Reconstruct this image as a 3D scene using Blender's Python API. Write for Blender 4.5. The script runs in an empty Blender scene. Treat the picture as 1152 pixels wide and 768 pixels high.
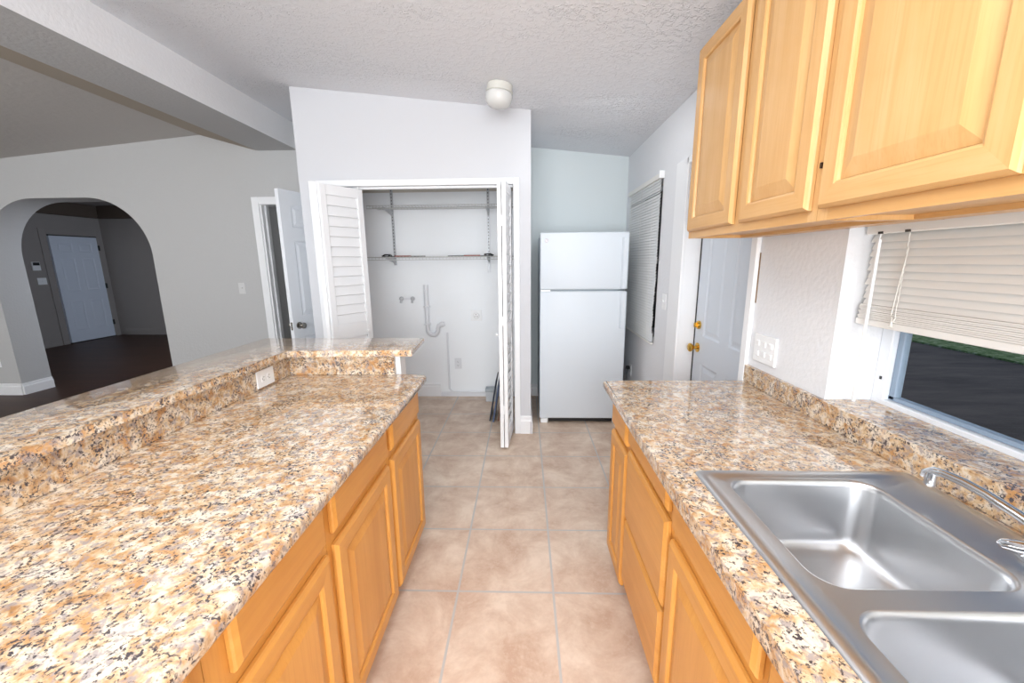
import bpy, bmesh, math, random
from mathutils import Vector, Matrix
random.seed(7)
S = bpy.context.scene
C = S.collection

# ------------------------------------------------------------------ camera
CAM_R = ((0,0,0),)
def cam_matrix(pitch, yaw, roll, loc):
    cp, sp = math.cos(pitch), math.sin(pitch); cy, sy = math.cos(yaw), math.sin(yaw); cr, sr = math.cos(roll), math.sin(roll)
    fw = Vector((-sy*cp, cy*cp, -sp)); r = Vector((cy, sy, 0)); d = fw.cross(r)
    r2 = cr*r + sr*d; d2 = -sr*r + cr*d
    m = Matrix.Identity(4)
    for i in range(3):
        m[i][0] = r2[i]; m[i][1] = -d2[i]; m[i][2] = -fw[i]; m[i][3] = loc[i]
    return m
cd = bpy.data.cameras.new('camera'); cam = bpy.data.objects.new('camera', cd); C.objects.link(cam)
cam.matrix_world = cam_matrix(.19753, .03176, .009137, (0, 0, 1.475))
cd.sensor_width = 36; cd.lens = 453.37*36/1152; cd.clip_start = .02; cd.clip_end = 200
S.camera = cam

# ------------------------------------------------------------------ world, lights, exposure
S.view_settings.view_transform = 'Standard'; S.view_settings.look = 'None'
S.view_settings.exposure = 0.0; S.view_settings.gamma = 1.0; S.view_settings.use_curve_mapping = False
W = bpy.data.worlds.new('sky'); S.world = W; W.use_nodes = True
nt = W.node_tree; bg = nt.nodes['Background']
sky = nt.nodes.new('ShaderNodeTexSky'); sky.sky_type = 'HOSEK_WILKIE'; sky.turbidity = 6; sky.sun_direction = (.5, -.6, .6)
nt.links.new(sky.outputs[0], bg.inputs[0]); bg.inputs[1].default_value = 3.0
def area(name, loc, target, size, power, col=(1,1,1), size_y=None):
    l = bpy.data.lights.new(name, 'AREA'); l.energy = power; l.color = col
    l.shape = 'RECTANGLE'; l.size = size; l.size_y = size_y or size
    o = bpy.data.objects.new(name, l); C.objects.link(o); o.location = loc
    d = Vector(target) - Vector(loc); o.rotation_euler = d.to_track_quat('-Z', 'Y').to_euler(); return o
def ball(name, loc, r, power, col=(1,1,1)):
    l = bpy.data.lights.new(name, 'POINT'); l.energy = power; l.color = col; l.shadow_soft_size = r
    o = bpy.data.objects.new(name, l); C.objects.link(o); o.location = loc; return o
LC = (.94, .975, 1)
area('rear_fill', (-.3, -2.45, 1.45), (-.3, 2, 1.45), 2.6, 166, LC, 1.9)  # added fill panel behind the camera, no window in the rear wall
area('rear_living_fill', (-4.5, -2.4, 1.5), (-4, 2, 1.5), 2.0, 62, LC)  # added fill for the living side, no opening behind it
area('kitchen_ceiling_light', (-.3, .55, 2.50), (-.35, .6, 0), .9, 24, LC, 1.3)
area('bounced_flash', (.05, -.9, 1.2), (.05, -.9, 3.0), 1.2, 24, LC)
ball('kitchen_fill_ball', (0, -1.7, 1.8), .35, 23, LC)  # added soft fill floating behind the camera, not a fixture
area('nook_fill', (.45, 2.75, 2.46), (.5, 3.2, 1.0), .5, 3.3, LC)  # added fill before the fridge, apart from the ceiling lamp
area('living_side_fill', (-6.3, .2, 1.5), (-3, 3, 1.4), 1.4, 34, (1, .99, .97))  # added side fill for the living room, left wall has no window
ball('living_fill_ball', (-4.2, 1.2, 2.2), .2, 16, LC)  # added fill below the living ceiling, hangs from no fixture
area('foyer_daylight', (-4.0, 6.2, 1.7), (-8.6, 7.6, 1.1), .8, 42, (.74, .84, 1))

# ------------------------------------------------------------------ materials
def s2l(c):
    return tuple((v/12.92 if v <= .04045 else ((v+.055)/1.055)**2.4) for v in [x/255 for x in c]) + (1,)
def mat(name, col=(200,200,200), rough=.5, metal=0, bump=None, spec=.5, coat=0):
    m = bpy.data.materials.new(name); m.use_nodes = True
    b = m.node_tree.nodes['Principled BSDF']
    b.inputs['Base Color'].default_value = s2l(col); b.inputs['Roughness'].default_value = rough
    b.inputs['Metallic'].default_value = metal; b.inputs['Specular IOR Level'].default_value = spec
    b.inputs['Coat Weight'].default_value = coat; b.inputs['Coat Roughness'].default_value = .12
    if bump:
        N = m.node_tree.nodes; L = m.node_tree.links
        g = N.new('ShaderNodeNewGeometry'); n = N.new('ShaderNodeTexNoise'); n.inputs['Scale'].default_value = bump[0]; n.inputs['Detail'].default_value = 3
        bp = N.new('ShaderNodeBump'); bp.inputs['Strength'].default_value = bump[1]; bp.inputs['Distance'].default_value = bump[2]
        L.new(g.outputs['Position'], n.inputs['Vector']); L.new(n.outputs['Fac'], bp.inputs['Height']); L.new(bp.outputs[0], b.inputs['Normal'])
    return m
class NT:
    def __init__(s, m): s.m = m; s.N = m.node_tree.nodes; s.L = m.node_tree.links; s.b = s.N['Principled BSDF']
    def n(s, t, **k):
        o = s.N.new(t)
        for a, v in k.items(): setattr(o, a, v)
        return o
    def pos(s, scale=(1,1,1), loc=(0,0,0)):
        g = s.n('ShaderNodeNewGeometry'); mp = s.n('ShaderNodeMapping'); mp.inputs['Scale'].default_value = scale; mp.inputs['Location'].default_value = loc
        s.L.new(g.outputs['Position'], mp.inputs['Vector']); return mp.outputs[0]
    def noise(s, vec, scale, detail=4, rough=.55, dist=0):
        o = s.n('ShaderNodeTexNoise'); o.inputs['Scale'].default_value = scale; o.inputs['Detail'].default_value = detail
        o.inputs['Roughness'].default_value = rough; o.inputs['Distortion'].default_value = dist; s.L.new(vec, o.inputs['Vector']); return o.outputs['Fac']
    def ramp(s, fac, stops, interp='LINEAR'):
        o = s.n('ShaderNodeValToRGB'); e = o.color_ramp.elements; o.color_ramp.interpolation = interp
        while len(e) < len(stops): e.new(.5)
        for el, (p, c) in zip(e, stops): el.position = p; el.color = c if len(c) == 4 else s2l(c)
        s.L.new(fac, o.inputs['Fac']); return o.outputs['Color']
    def mix(s, fac, a, b, mode='MIX'):
        o = s.n('ShaderNodeMix', data_type='RGBA', blend_type=mode)
        for sock, v in ((o.inputs[0], fac), (o.inputs[6], a), (o.inputs[7], b)):
            if isinstance(v, (int, float)): sock.default_value = v
            elif isinstance(v, tuple): sock.default_value = v if len(v) == 4 else s2l(v)
            else: s.L.new(v, sock)
        return o.outputs[2]
    def math(s, op, a, b=0.):
        o = s.n('ShaderNodeMath', operation=op)
        for sock, v in zip(o.inputs, (a, b)):
            if isinstance(v, (int, float)): sock.default_value = v
            else: s.L.new(v, sock)
        return o.outputs[0]
    def bump(s, h, strength, dist):
        o = s.n('ShaderNodeBump'); o.inputs['Strength'].default_value = strength; o.inputs['Distance'].default_value = dist
        s.L.new(h, o.inputs['Height']); s.L.new(o.outputs[0], s.b.inputs['Normal'])
    def color(s, c): s.L.new(c, s.b.inputs['Base Color'])

def granite(name):
    m = mat(name, rough=.09, spec=.6, coat=.6); t = NT(m); p = t.pos()
    t.b.inputs['Coat Roughness'].default_value = .05
    k0, k1 = (0,0,0,1), (1,1,1,1)
    base = t.ramp(t.noise(p, 38, 4, .62, .5), [(.30, (164,120,78)), (.42, (194,156,114)), (.52, (211,184,150)), (.62, (222,207,186)), (.75, (202,190,182))])
    base = t.mix(t.ramp(t.noise(t.pos((1,1,1), (7,3,2)), 24, 2, .5, .5), [(.56, k0), (.66, (.8,.8,.8,1))]), base, (192,138,82))
    base = t.mix(t.ramp(t.noise(t.pos((1,1,1), (2,9,4)), 20, 2, .5, .4), [(.56, k0), (.64, (.85,.85,.85,1))]), base, (230,216,196))
    grey = t.ramp(t.noise(t.pos((1,1,1), (5,1,8)), 48, 4, .65, .6), [(.515, k0), (.61, (.8,.8,.8,1))])
    base = t.mix(grey, base, (152,142,142))
    n = t.noise(t.pos((1,1,1), (1,4,6)), 26, 3, .6, .5)
    vein = t.ramp(t.math('ABSOLUTE', t.math('SUBTRACT', n, .5)), [(.012, k1), (.06, k0)])
    clus = t.ramp(t.noise(t.pos((1,1,1), (4,4,9)), 15, 3, .6, .4), [(.50, k0), (.62, k1)])
    where = t.mix(1.0, vein, clus, 'ADD')
    sp = t.ramp(t.noise(t.pos((1,1,1), (3,3,1)), 130, 3, .65, .4), [(.51, k0), (.57, k1)])
    base = t.mix(t.mix(1.0, where, sp, 'MULTIPLY'), base, (74,67,70))
    sp2 = t.ramp(t.noise(t.pos((1,1,1), (8,6,1)), 140, 2, .6, .3), [(.65, k0), (.70, (.75,.75,.75,1))])
    base = t.mix(sp2, base, (74,62,58))
    t.color(base); return m
GRAN = granite('granite')

def wood(name, axis, c):
    m = mat(name, rough=.34, spec=.45); t = NT(m)
    sc = [16, 16, 16]; sc[axis] = 1.2
    g = t.ramp(t.noise(t.pos(tuple(sc)), 1.0, 5, .55, .5), [(.25, c[0]), (.5, c[1]), (.75, c[2])])
    sc2 = [160, 160, 160]; sc2[axis] = 5
    g = t.mix(t.ramp(t.noise(t.pos(tuple(sc2)), 1, 3, .6), [(.35, (.35,.35,.35,1)), (.5, (0,0,0,1))]), g, c[0])
    blot = t.ramp(t.noise(t.pos((1,1,1)), 6, 3, .6), [(.4, (0,0,0,1)), (.7, (.3,.3,.3,1))])
    t.color(t.mix(blot, g, c[0])); return m
UP = ((198,148,88),(210,166,110),(217,177,126))  # same wood as below, brighter light on the uppers put into its colour
LOW = ((200,138,66),(213,153,76),(221,163,86))
WZ, WY, WX = wood('maple_lit_vertical', 2, UP), wood('maple_lit_lengthwise', 1, UP), wood('maple_lit_crosswise', 0, UP)
LZ, LY, LX = wood('honey_vertical', 2, LOW), wood('honey_lengthwise', 1, LOW), wood('honey_crosswise', 0, LOW)

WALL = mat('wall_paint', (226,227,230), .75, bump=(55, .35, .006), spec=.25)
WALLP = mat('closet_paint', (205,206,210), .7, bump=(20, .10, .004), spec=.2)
CLOS = mat('closet_interior_lit', (244,247,250), .7, bump=(20, .10, .004), spec=.2)  # closet paint lightened inside, standing in for missing light
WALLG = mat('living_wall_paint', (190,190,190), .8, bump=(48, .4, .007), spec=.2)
BACK = mat('nook_paint', (216,224,226), .7, bump=(40, .15, .004), spec=.25)
TRIM = mat('trim_white', (236,237,239), .4)
DOORW = mat('door_white', (226,229,234), .42)
def ceil_mat(name, col):
    m = mat(name, col, .75, spec=.3); t = NT(m); p = t.pos()
    h = t.ramp(t.noise(p, 34, 4, .62, .7), [(.48, (0,0,0,1)), (.60, (1,1,1,1))])
    h2 = t.ramp(t.noise(t.pos((.7,1.6,1), (3,1,0)), 1.3, 2, .5, .4), [(.40, (1,1,1,1)), (.52, (.25,.25,.25,1))])
    t.bump(t.mix(1.0, h, h2, 'MULTIPLY'), .6, .010); return m
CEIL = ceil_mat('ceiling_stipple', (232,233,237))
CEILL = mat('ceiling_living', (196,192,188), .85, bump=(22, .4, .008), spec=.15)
CEILB = mat('beam_lit_side', (232,232,234), .75, bump=(55, .35, .006), spec=.25)  # lighter kitchen side of the beam, light put into its colour
TAN = mat('beam_side_tan', (168,156,140), .8)
def tile_mat():
    m = mat('floor_tile', rough=.38, spec=.4); t = NT(m)
    br = t.n('ShaderNodeTexBrick', offset=0, squash=1)
    for k, v in (('Scale', 1), ('Mortar Size', .005), ('Mortar Smooth', .1), ('Bias', 0), ('Brick Width', .433), ('Row Height', .433)): br.inputs[k].default_value = v
    br.inputs['Color1'].default_value = s2l((198,176,156)); br.inputs['Color2'].default_value = s2l((214,196,176)); br.inputs['Mortar'].default_value = (0,0,0,1)
    t.L.new(t.pos((1,1,1), (.306+.433*30, -.272+.433*10, 0)), br.inputs['Vector'])
    mot = t.ramp(t.noise(t.pos(), 4.5, 7, .68, .4), [(.34, (188,156,134)), (.5, (210,186,166)), (.64, (230,212,194))])
    mot = t.mix(t.ramp(t.noise(t.pos(), 38, 5, .7), [(.5, (0,0,0,1)), (.75, (.6,.6,.6,1))]), mot, (220,204,186))
    c = t.mix(.78, br.outputs['Color'], mot)
    c = t.mix(br.outputs['Fac'], c, (186,184,182))
    t.color(c)
    t.bump(t.mix(.5, t.math('SUBTRACT', 1.0, br.outputs['Fac']), t.noise(t.pos(), 30, 4)), .25, .004)
    return m
TILE = tile_mat()
def dark_floor():
    m = mat('dark_plank', rough=.45, spec=.3); t = NT(m)
    br = t.n('ShaderNodeTexBrick', offset=.37)
    for k, v in (('Scale', 1), ('Mortar Size', .0015), ('Brick Width', 1.2), ('Row Height', .14)): br.inputs[k].default_value = v
    br.inputs['Color1'].default_value = s2l((72,46,32)); br.inputs['Color2'].default_value = s2l((90,62,44)); br.inputs['Mortar'].default_value = s2l((34,26,22))
    t.L.new(t.pos(), br.inputs['Vector'])
    c = t.mix(t.noise(t.pos((2,18,1)), 2, 5, .6), br.outputs['Color'], (52,34,25)); t.color(c); return m
DARK = dark_floor()
def steel(name, rough=.27, col=(205,206,208)):
    m = mat(name, col, rough, 1); t = NT(m)
    t.L.new(t.ramp(t.noise(t.pos((1,1,1)), 14, 6, .7), [(.3, (rough,)*3+(1,)), (.7, (rough+.05,)*3+(1,))]), t.b.inputs['Roughness'])
    t.bump(t.noise(t.pos((18, 260, 260)), 1, 2), .05, .001); return m
STEEL = steel('brushed_steel', .30, (207,208,210))
CHROME = mat('chrome', (225,228,232), .07, 1)
NICKEL = mat('nickel', (150,146,140), .25, 1)
BRASS = mat('brass', (214,170,80), .18, 1)
FRIDGE = mat('fridge_white', (212,219,226), .5, bump=(220, .06, .001))
GREY = mat('gasket_grey', (140,152,160), .5)
BLACK = mat('black_rubber', (22,22,24), .5)
PLASTIC = mat('white_plastic', (240,241,242), .35)
SLOT = mat('dark_slot', (60,58,56), .6)
BLIND = mat('blind_vinyl', (232,230,226), .5)
BLIND2 = mat('blind_metal', (228,229,229), .5)
CORD = mat('cord', (222,220,214), .8)
WIRE = mat('wire_shelf_vinyl', (196,197,196), .5)
STD = mat('standard_metal', (188,190,194), .45, .3)
PIPE = mat('painted_pipe', (228,230,234), .5)
SHADE = mat('lamp_glass', (214,214,212), .25)
LBASE = mat('lamp_base_enamel', (214,213,206), .35)
RED = mat('red_handle', (150,78,66), .5)
NAVY = mat('dark_board', (52,58,72), .5)
BROWNB = mat('brown_board', (120,86,70), .6)
BOXG = mat('grey_box_plastic', (196,200,204), .5)
CROWN = mat('foyer_brown_paint', (84,72,62), .7)
WFRAME = mat('window_vinyl', (228,232,238), .4)
SASH = mat('sash_grey', (140,158,178), .4)
def glass_mat():
    m = mat('window_glass', (255,255,255), .0); b = NT(m).b
    b.inputs['Transmission Weight'].default_value = 1; b.inputs['IOR'].default_value = 1.05; b.inputs['Specular IOR Level'].default_value = .5; return m
GLASS = glass_mat()
def asphalt():
    m = mat('asphalt', rough=.9); t = NT(m)
    t.color(t.mix(t.ramp(t.noise(t.pos(), 60, 5, .8), [(.55, (0,0,0,1)), (.7, (1,1,1,1))]), t.ramp(t.noise(t.pos((.3,1.2,1)), 2.2, 6, .7), [(.3, (74,66,62)), (.7, (120,108,102))]), (120,116,112))); return m
ASPH = asphalt()
def grass_mat():
    m = mat('grass', rough=.9); t = NT(m)
    t.color(t.ramp(t.noise(t.pos(), 9, 6, .75), [(.3, (70,92,46)), (.5, (120,148,88)), (.66, (206,218,180))])); t.bump(t.noise(t.pos(), 40, 4), .8, .05); return m
GRASS = grass_mat()

# ------------------------------------------------------------------ helpers
ORG = {}
def thing(name, label, cat, loc, group=None):
    o = bpy.data.objects.new(name, None); C.objects.link(o); o.location = loc; o.empty_display_size = .05
    o['label'] = label; o['category'] = cat
    if group: o['group'] = group
    ORG[o] = Vector(loc); return o
def tag(o, label, cat, group=None):
    o['label'] = label; o['category'] = cat
    if group: o['group'] = group
    return o
def obj(name, bm, m, parent=None, smooth=False, label=None):
    bmesh.ops.recalc_face_normals(bm, faces=bm.faces)
    if parent is not None: org = ORG[parent]
    else:
        xs = [v.co for v in bm.verts]
        org = Vector(((min(v.x for v in xs)+max(v.x for v in xs))/2, (min(v.y for v in xs)+max(v.y for v in xs))/2, min(v.z for v in xs)))
    bmesh.ops.translate(bm, verts=bm.verts, vec=-org)
    me = bpy.data.meshes.new(name); bm.to_mesh(me); bm.free()
    for mm in (m if isinstance(m, (list, tuple)) else [m]): me.materials.append(mm)
    if smooth:
        for p in me.polygons: p.use_smooth = True
        if smooth != 'all':
            me.set_sharp_from_angle(angle=math.radians(38))
    o = bpy.data.objects.new(name, me); C.objects.link(o)
    if parent is not None: o.parent = parent
    else: o.location = org
    ORG[o] = org
    if label: o['label'] = label
    return o
def struct(name, bm, m, parent=None, smooth=False):
    o = obj(name, bm, m, parent, smooth)
    if parent is None: o['kind'] = 'structure'
    return o
def B(): return bmesh.new()
def merge(bm, t, M=None, mi=None):
    if M is not None: bmesh.ops.transform(t, matrix=M, verts=t.verts)
    if mi is not None:
        for f in t.faces: f.material_index = mi
    me = bpy.data.meshes.new('tmp'); t.to_mesh(me); t.free(); bm.from_mesh(me); bpy.data.meshes.remove(me); return bm
def box(bm, x0, x1, y0, y1, z0, z1, bev=0, M=None, mi=None, seg=1):
    t = bmesh.new(); bmesh.ops.create_cube(t, size=1)
    for v in t.verts: v.co = Vector(((x0+x1)/2+v.co.x*(x1-x0), (y0+y1)/2+v.co.y*(y1-y0), (z0+z1)/2+v.co.z*(z1-z0)))
    if bev: bmesh.ops.bevel(t, geom=t.edges[:], offset=bev, segments=seg, affect='EDGES', profile=.5)
    return merge(bm, t, M, mi)
def loft(bm, loops, cap0=True, cap1=True, mis=None):
    R = [[bm.verts.new(p) for p in l] for l in loops]; n = len(R[0])
    for a, b in zip(R, R[1:]):
        for i in range(n):
            f = bm.faces.new((a[i], a[(i+1)%n], b[(i+1)%n], b[i]))
            if mis: f.material_index = mis[i]
    if cap0: bm.faces.new(R[0][::-1])
    if cap1: bm.faces.new(R[-1])
    return R
def tube(bm, pts, r, n=8, caps=True):
    pts = [Vector(p) for p in pts]; loops = []; up = None
    for i, p in enumerate(pts):
        d = (pts[min(i+1, len(pts)-1)] - pts[max(i-1, 0)]).normalized()
        if up is None: up = Vector((0,0,1)) if abs(d.z) < .9 else Vector((1,0,0))
        a = d.cross(up).normalized(); b = a.cross(d).normalized(); up = b
        rr = r[i] if isinstance(r, (list, tuple)) else r
        loops.append([p + rr*(math.cos(2*math.pi*k/n)*a + math.sin(2*math.pi*k/n)*b) for k in range(n)])
    loft(bm, loops, caps, caps); return bm
def lathe(bm, prof, c, n=24, M=None):
    """profile of (radius, height) about the z axis through c"""
    t = bmesh.new()
    loft(t, [[(r*math.cos(2*math.pi*k/n), r*math.sin(2*math.pi*k/n), h) for k in range(n)] for r, h in prof])
    bmesh.ops.transform(t, matrix=Matrix.Translation(c) @ (M or Matrix.Identity(4)), verts=t.verts)
    return merge(bm, t)
def prism(bm, poly, axis, a0, a1):
    """extrude a 2D polygon along an axis: y -> poly in (x,z); x -> (y,z); z -> (x,y)"""
    f = {'y': lambda p, a: (p[0], a, p[1]), 'x': lambda p, a: (a, p[0], p[1]), 'z': lambda p, a: (p[0], p[1], a)}[axis]
    loft(bm, [[f(p, a0) for p in poly], [f(p, a1) for p in poly]]); return bm
def frame_matrix(org, U, V, Wv):
    m = Matrix.Identity(4)
    for i in range(3): m[i][0] = U[i]; m[i][1] = V[i]; m[i][2] = Wv[i]; m[i][3] = org[i]
    return m
RX90 = Matrix.Rotation(math.pi/2, 4, 'X')
ALONG_NX = Matrix.Rotation(-math.pi/2, 4, 'Y')     # z axis -> -x
ALONG_PX = Matrix.Rotation(math.pi/2, 4, 'Y')
ALONG_NY = Matrix.Rotation(math.pi/2, 4, 'X')      # z axis -> -y

def holed_slab(us, vs, solid, to3, bm=None):
    """slab of cells us x vs, solid(i,j) true where filled; to3(u,v,side) -> point, side 0/1"""
    bm = bm or bmesh.new(); cache = {}
    def vt(i, j, s):
        k = (i, j, s)
        if k not in cache: cache[k] = bm.verts.new(to3(us[i], vs[j], s))
        return cache[k]
    nu, nv = len(us)-1, len(vs)-1
    ok = lambda i, j: 0 <= i < nu and 0 <= j < nv and solid(i, j)
    for i in range(nu):
        for j in range(nv):
            if not ok(i, j): continue
            for s in (0, 1): bm.faces.new([vt(i,j,s), vt(i+1,j,s), vt(i+1,j+1,s), vt(i,j+1,s)])
            for di, dj, a, b in ((-1,0,(i,j),(i,j+1)), (1,0,(i+1,j),(i+1,j+1)), (0,-1,(i,j),(i+1,j)), (0,1,(i,j+1),(i+1,j+1))):
                if not ok(i+di, j+dj): bm.faces.new([vt(*a,0), vt(*b,0), vt(*b,1), vt(*a,1)])
    return bm
def cut_wall(name, axis, p0, p1, u0, u1, z0, z1, holes, m):
    us = sorted({u0, u1, *[h[0] for h in holes], *[h[1] for h in holes]}); zs = sorted({z0, z1, *[h[2] for h in holes], *[h[3] for h in holes]})
    def solid(i, j):
        cu, cz = (us[i]+us[i+1])/2, (zs[j]+zs[j+1])/2
        return not any(h[0] < cu < h[1] and h[2] < cz < h[3] for h in holes)
    f = (lambda u, z, s: ((p0, p1)[s], u, z)) if axis == 'x' else (lambda u, z, s: (u, (p0, p1)[s], z))
    return struct(name, holed_slab(us, zs, solid, f), m)
def raised_panel_door(parent, org, U, w, h, th, Wv, mz, my, bev=.009, fr=.056, name='door', panel=True, label=None):
    """cabinet door: mitred frame with routed edge, raised centre panel as its child"""
    M = frame_matrix(org, U, Vector((0,0,1)), Wv)
    ring = lambda i, d: [(i, i, d), (w-i, i, d), (w-i, h-i, d), (i, h-i, d)]
    bm = bmesh.new(); mis = [1, 0, 1, 0]
    if panel:
        loft(bm, [ring(*q) for q in ((.002, 0), (0, .002), (0, th*.5), (.003, th*.72), (bev, th), (fr-.006, th), (fr, th-.003), (fr+.002, th-.010), (fr+.002, 0), (.002, 0))], False, False, mis)
        bmesh.ops.remove_doubles(bm, verts=bm.verts, dist=1e-5)
    else:
        loft(bm, [ring(*q) for q in ((.002, 0), (0, .002), (0, th*.5), (.003, th*.72), (bev+.004, th))], True, True, [1]*4)
        for f in bm.faces: f.material_index = 1
    bmesh.ops.transform(bm, matrix=M, verts=bm.verts)
    d = obj(name, bm, [mz, my], parent, label=label)
    if panel:
        bm = bmesh.new(); i0 = fr+.0025
        loft(bm, [ring(*q) for q in ((i0, .004), (i0, th-.010), (i0+.004, th-.009), (i0+.036, th-.0015), (i0+.039, th-.001))], True, True)
        bmesh.ops.transform(bm, matrix=M, verts=bm.verts)
        obj('raised_panel', bm, mz, d)
    return d
def six_panel(bm, w, h, th, M, knob_side=None):
    """panelled door leaf, local x width, y thickness (front at y=0, back at th), z height"""
    d = .007
    box(bm, 0, w, d, th-d, 0, h, 0, M)
    st, cs = .115, .105
    rows = [(.22, .80), (.98, 1.62), (1.73, h-.115)]; rows = [(a*h/2.03, b*h/2.03) if k < 2 else (a*h/2.03, b) for k, (a, b) in enumerate(rows)]
    cols = [(st, (w-cs)/2), ((w+cs)/2, w-st)]
    for y0, y1, s in ((0, d, 1), (th-d, th, -1)):
        for x0, x1 in ((0, st), ((w-cs)/2, (w+cs)/2), (w-st, w)): box(bm, x0, x1, y0, y1, 0, h, 0, M)
        zs = [0] + [v for r in rows for v in r] + [h]
        for k in range(0, len(zs), 2):
            for x0, x1 in cols: box(bm, x0, x1, y0, y1, zs[k], zs[k+1], 0, M)
        yo, yi = (y0, y1) if s > 0 else (y1, y0)
        for x0, x1 in cols:
            for z0, z1 in rows:
                t = bmesh.new(); rg = lambda i, y: [(x0+i, y, z0+i), (x1-i, y, z0+i), (x1-i, y, z1-i), (x0+i, y, z1-i)]
                loft(t, [rg(0, yo), rg(.012, yi-.0005*s), rg(.024, yi-.0005*s), rg(.045, yo+.0015*s)], False, True)
                merge(bm, t, M)
def knob_set(parent, M, mt, r=.027, name='door_knob'):
    bm = bmesh.new(); lathe(bm, [(.001,0),(.031,0),(.031,.006),(.012,.010),(.011,.028),(r*.7,.034),(r,.046),(r*.96,.056),(r*.6,.063),(.001,.064)], (0,0,0), 20, None)
    bmesh.ops.transform(bm, matrix=M, verts=bm.verts); return obj(name, bm, mt, parent, True)

# ------------------------------------------------------------------ the shell
YW = 4.30; XR = 1.04
cz = lambda x: 2.585 - .108*x
lz = lambda x: 2.80 + .0876*(x + 2.69)
bm = B(); box(bm, -1.30, 1.22, -2.5, YW+.03, -.06, 0); box(bm, -1.9, -1.30, 2.06, YW+.03, -.06, 0); struct('floor', bm, TILE)
bm = B(); box(bm, -9.0, -1.30, -2.5, 2.06, -.06, 0); box(bm, -9.0, -1.9, 2.06, 8.4, -.06, 0); struct('floor_living', bm, DARK)
bm = B(); prism(bm, [(-2.28, cz(-2.28)), (1.25, cz(1.25)), (1.25, cz(1.25)+.12), (-2.28, cz(-2.28)+.12)], 'y', -2.5, YW+.1); struct('ceiling', bm, CEIL)
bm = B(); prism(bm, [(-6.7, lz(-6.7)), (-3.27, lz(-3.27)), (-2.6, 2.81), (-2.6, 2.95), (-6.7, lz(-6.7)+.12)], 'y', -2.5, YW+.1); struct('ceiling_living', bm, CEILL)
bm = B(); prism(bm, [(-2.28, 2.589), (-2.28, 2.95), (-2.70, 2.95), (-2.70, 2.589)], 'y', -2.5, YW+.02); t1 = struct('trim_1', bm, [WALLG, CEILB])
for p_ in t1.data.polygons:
    if p_.normal.x > .5: p_.material_index = 1  # lit side gets the lighter colour, the shaded underside keeps the darker
bm = B(); prism(bm, [(-2.70, 2.589), (-2.70, 2.9), (-3.27, 2.9), (-3.27, lz(-3.27)-.002)], 'y', -2.5, YW+.02); struct('trim_2', bm, TAN)  # sloped tan face from the beam edge up to the living ceiling

# right wall: sink window recess, back door, small window behind the far blind
WT = .20
cut_wall('wall_right', 'x', XR, XR+WT, -2.5, YW+.3, 0, 3.0, [(-.25, 1.365, .955, 1.66), (1.885, 2.72, -1, 2.06), (3.215, 4.10, .86, 2.07)], WALL)
# far wall of the nook and of the closet
bm = B(); box(bm, -1.765, XR+.1, YW, YW+.12, 0, 3.0); struct('wall_back', bm, BACK)
# closet box
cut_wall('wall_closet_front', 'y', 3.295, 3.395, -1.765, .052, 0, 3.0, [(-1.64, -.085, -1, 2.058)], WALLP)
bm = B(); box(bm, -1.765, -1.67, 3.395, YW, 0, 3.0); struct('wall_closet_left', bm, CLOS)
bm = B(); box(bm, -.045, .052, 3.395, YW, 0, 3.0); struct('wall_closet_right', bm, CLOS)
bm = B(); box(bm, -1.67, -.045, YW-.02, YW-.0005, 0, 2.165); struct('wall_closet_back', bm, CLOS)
BEIGE = mat('bare_drywall', (206,200,190), .85)
bm = B(); box(bm, -1.67, -.045, YW-.012, YW-.0004, 2.165, 2.9); struct('trim_3', bm, BEIGE)

# living-room wall with the arch and the hallway door opening
def arch_wall():
    bm = bmesh.new()
    xl, xr, zt, a, b = -5.81, -3.98, 2.165, .62, .60
    def za(x):
        if x < xl+a: q = (xl+a-x)/a
        elif x > xr-a: q = (x-xr+a)/a
        else: q = 0
        return zt - b + b*math.sqrt(max(0, 1-q*q))
    cols = [(-6.7, 0, 0), (xl, 0, None)]
    K = 14
    ax = [xl + a*(1-math.cos(k*math.pi/2/K)) for k in range(K+1)] + [xr - a*(1-math.cos((K-k)*math.pi/2/K)) for k in range(K+1)]
    segs = [(-6.7, xl, 0, 0)] + [(ax[i], ax[i+1], za(ax[i]), za(ax[i+1])) for i in range(len(ax)-1)] + [(xr, -2.745, 0, 0), (-2.745, -1.80, 2.085, 2.085), (-1.80, -1.72, 0, 0)]
    y0, y1, zt2 = YW, YW+.30, 3.0
    prev = None
    for x0, x1, z0, z1 in segs:
        for y in (y0, y1): bm.faces.new([bm.verts.new(p) for p in ((x0,y,z0),(x1,y,z1),(x1,y,zt2),(x0,y,zt2))])
        bm.faces.new([bm.verts.new(p) for p in ((x0,y0,z0),(x1,y0,z1),(x1,y1,z1),(x0,y1,z0))])
        bm.faces.new([bm.verts.new(p) for p in ((x0,y0,zt2),(x1,y0,zt2),(x1,y1,zt2),(x0,y1,zt2))])
        if prev is not None and abs(prev-z0) > 1e-4:
            bm.faces.new([bm.verts.new(p) for p in ((x0,y0,prev),(x0,y0,z0),(x0,y1,z0),(x0,y1,prev))])
        prev = z1
    bmesh.ops.remove_doubles(bm, verts=bm.verts, dist=1e-4)
    return struct('wall_arch', bm, WALLG)
arch_wall()
# walls out of frame that close the rooms
bm = B(); box(bm, -6.8, -6.68, -2.5, YW, 0, 3.0); struct('wall_left', bm, WALLG)
bm = B(); box(bm, -6.8, XR+.2, -2.62, -2.5, 0, 3.0); struct('wall_rear', bm, WALL)
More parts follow.
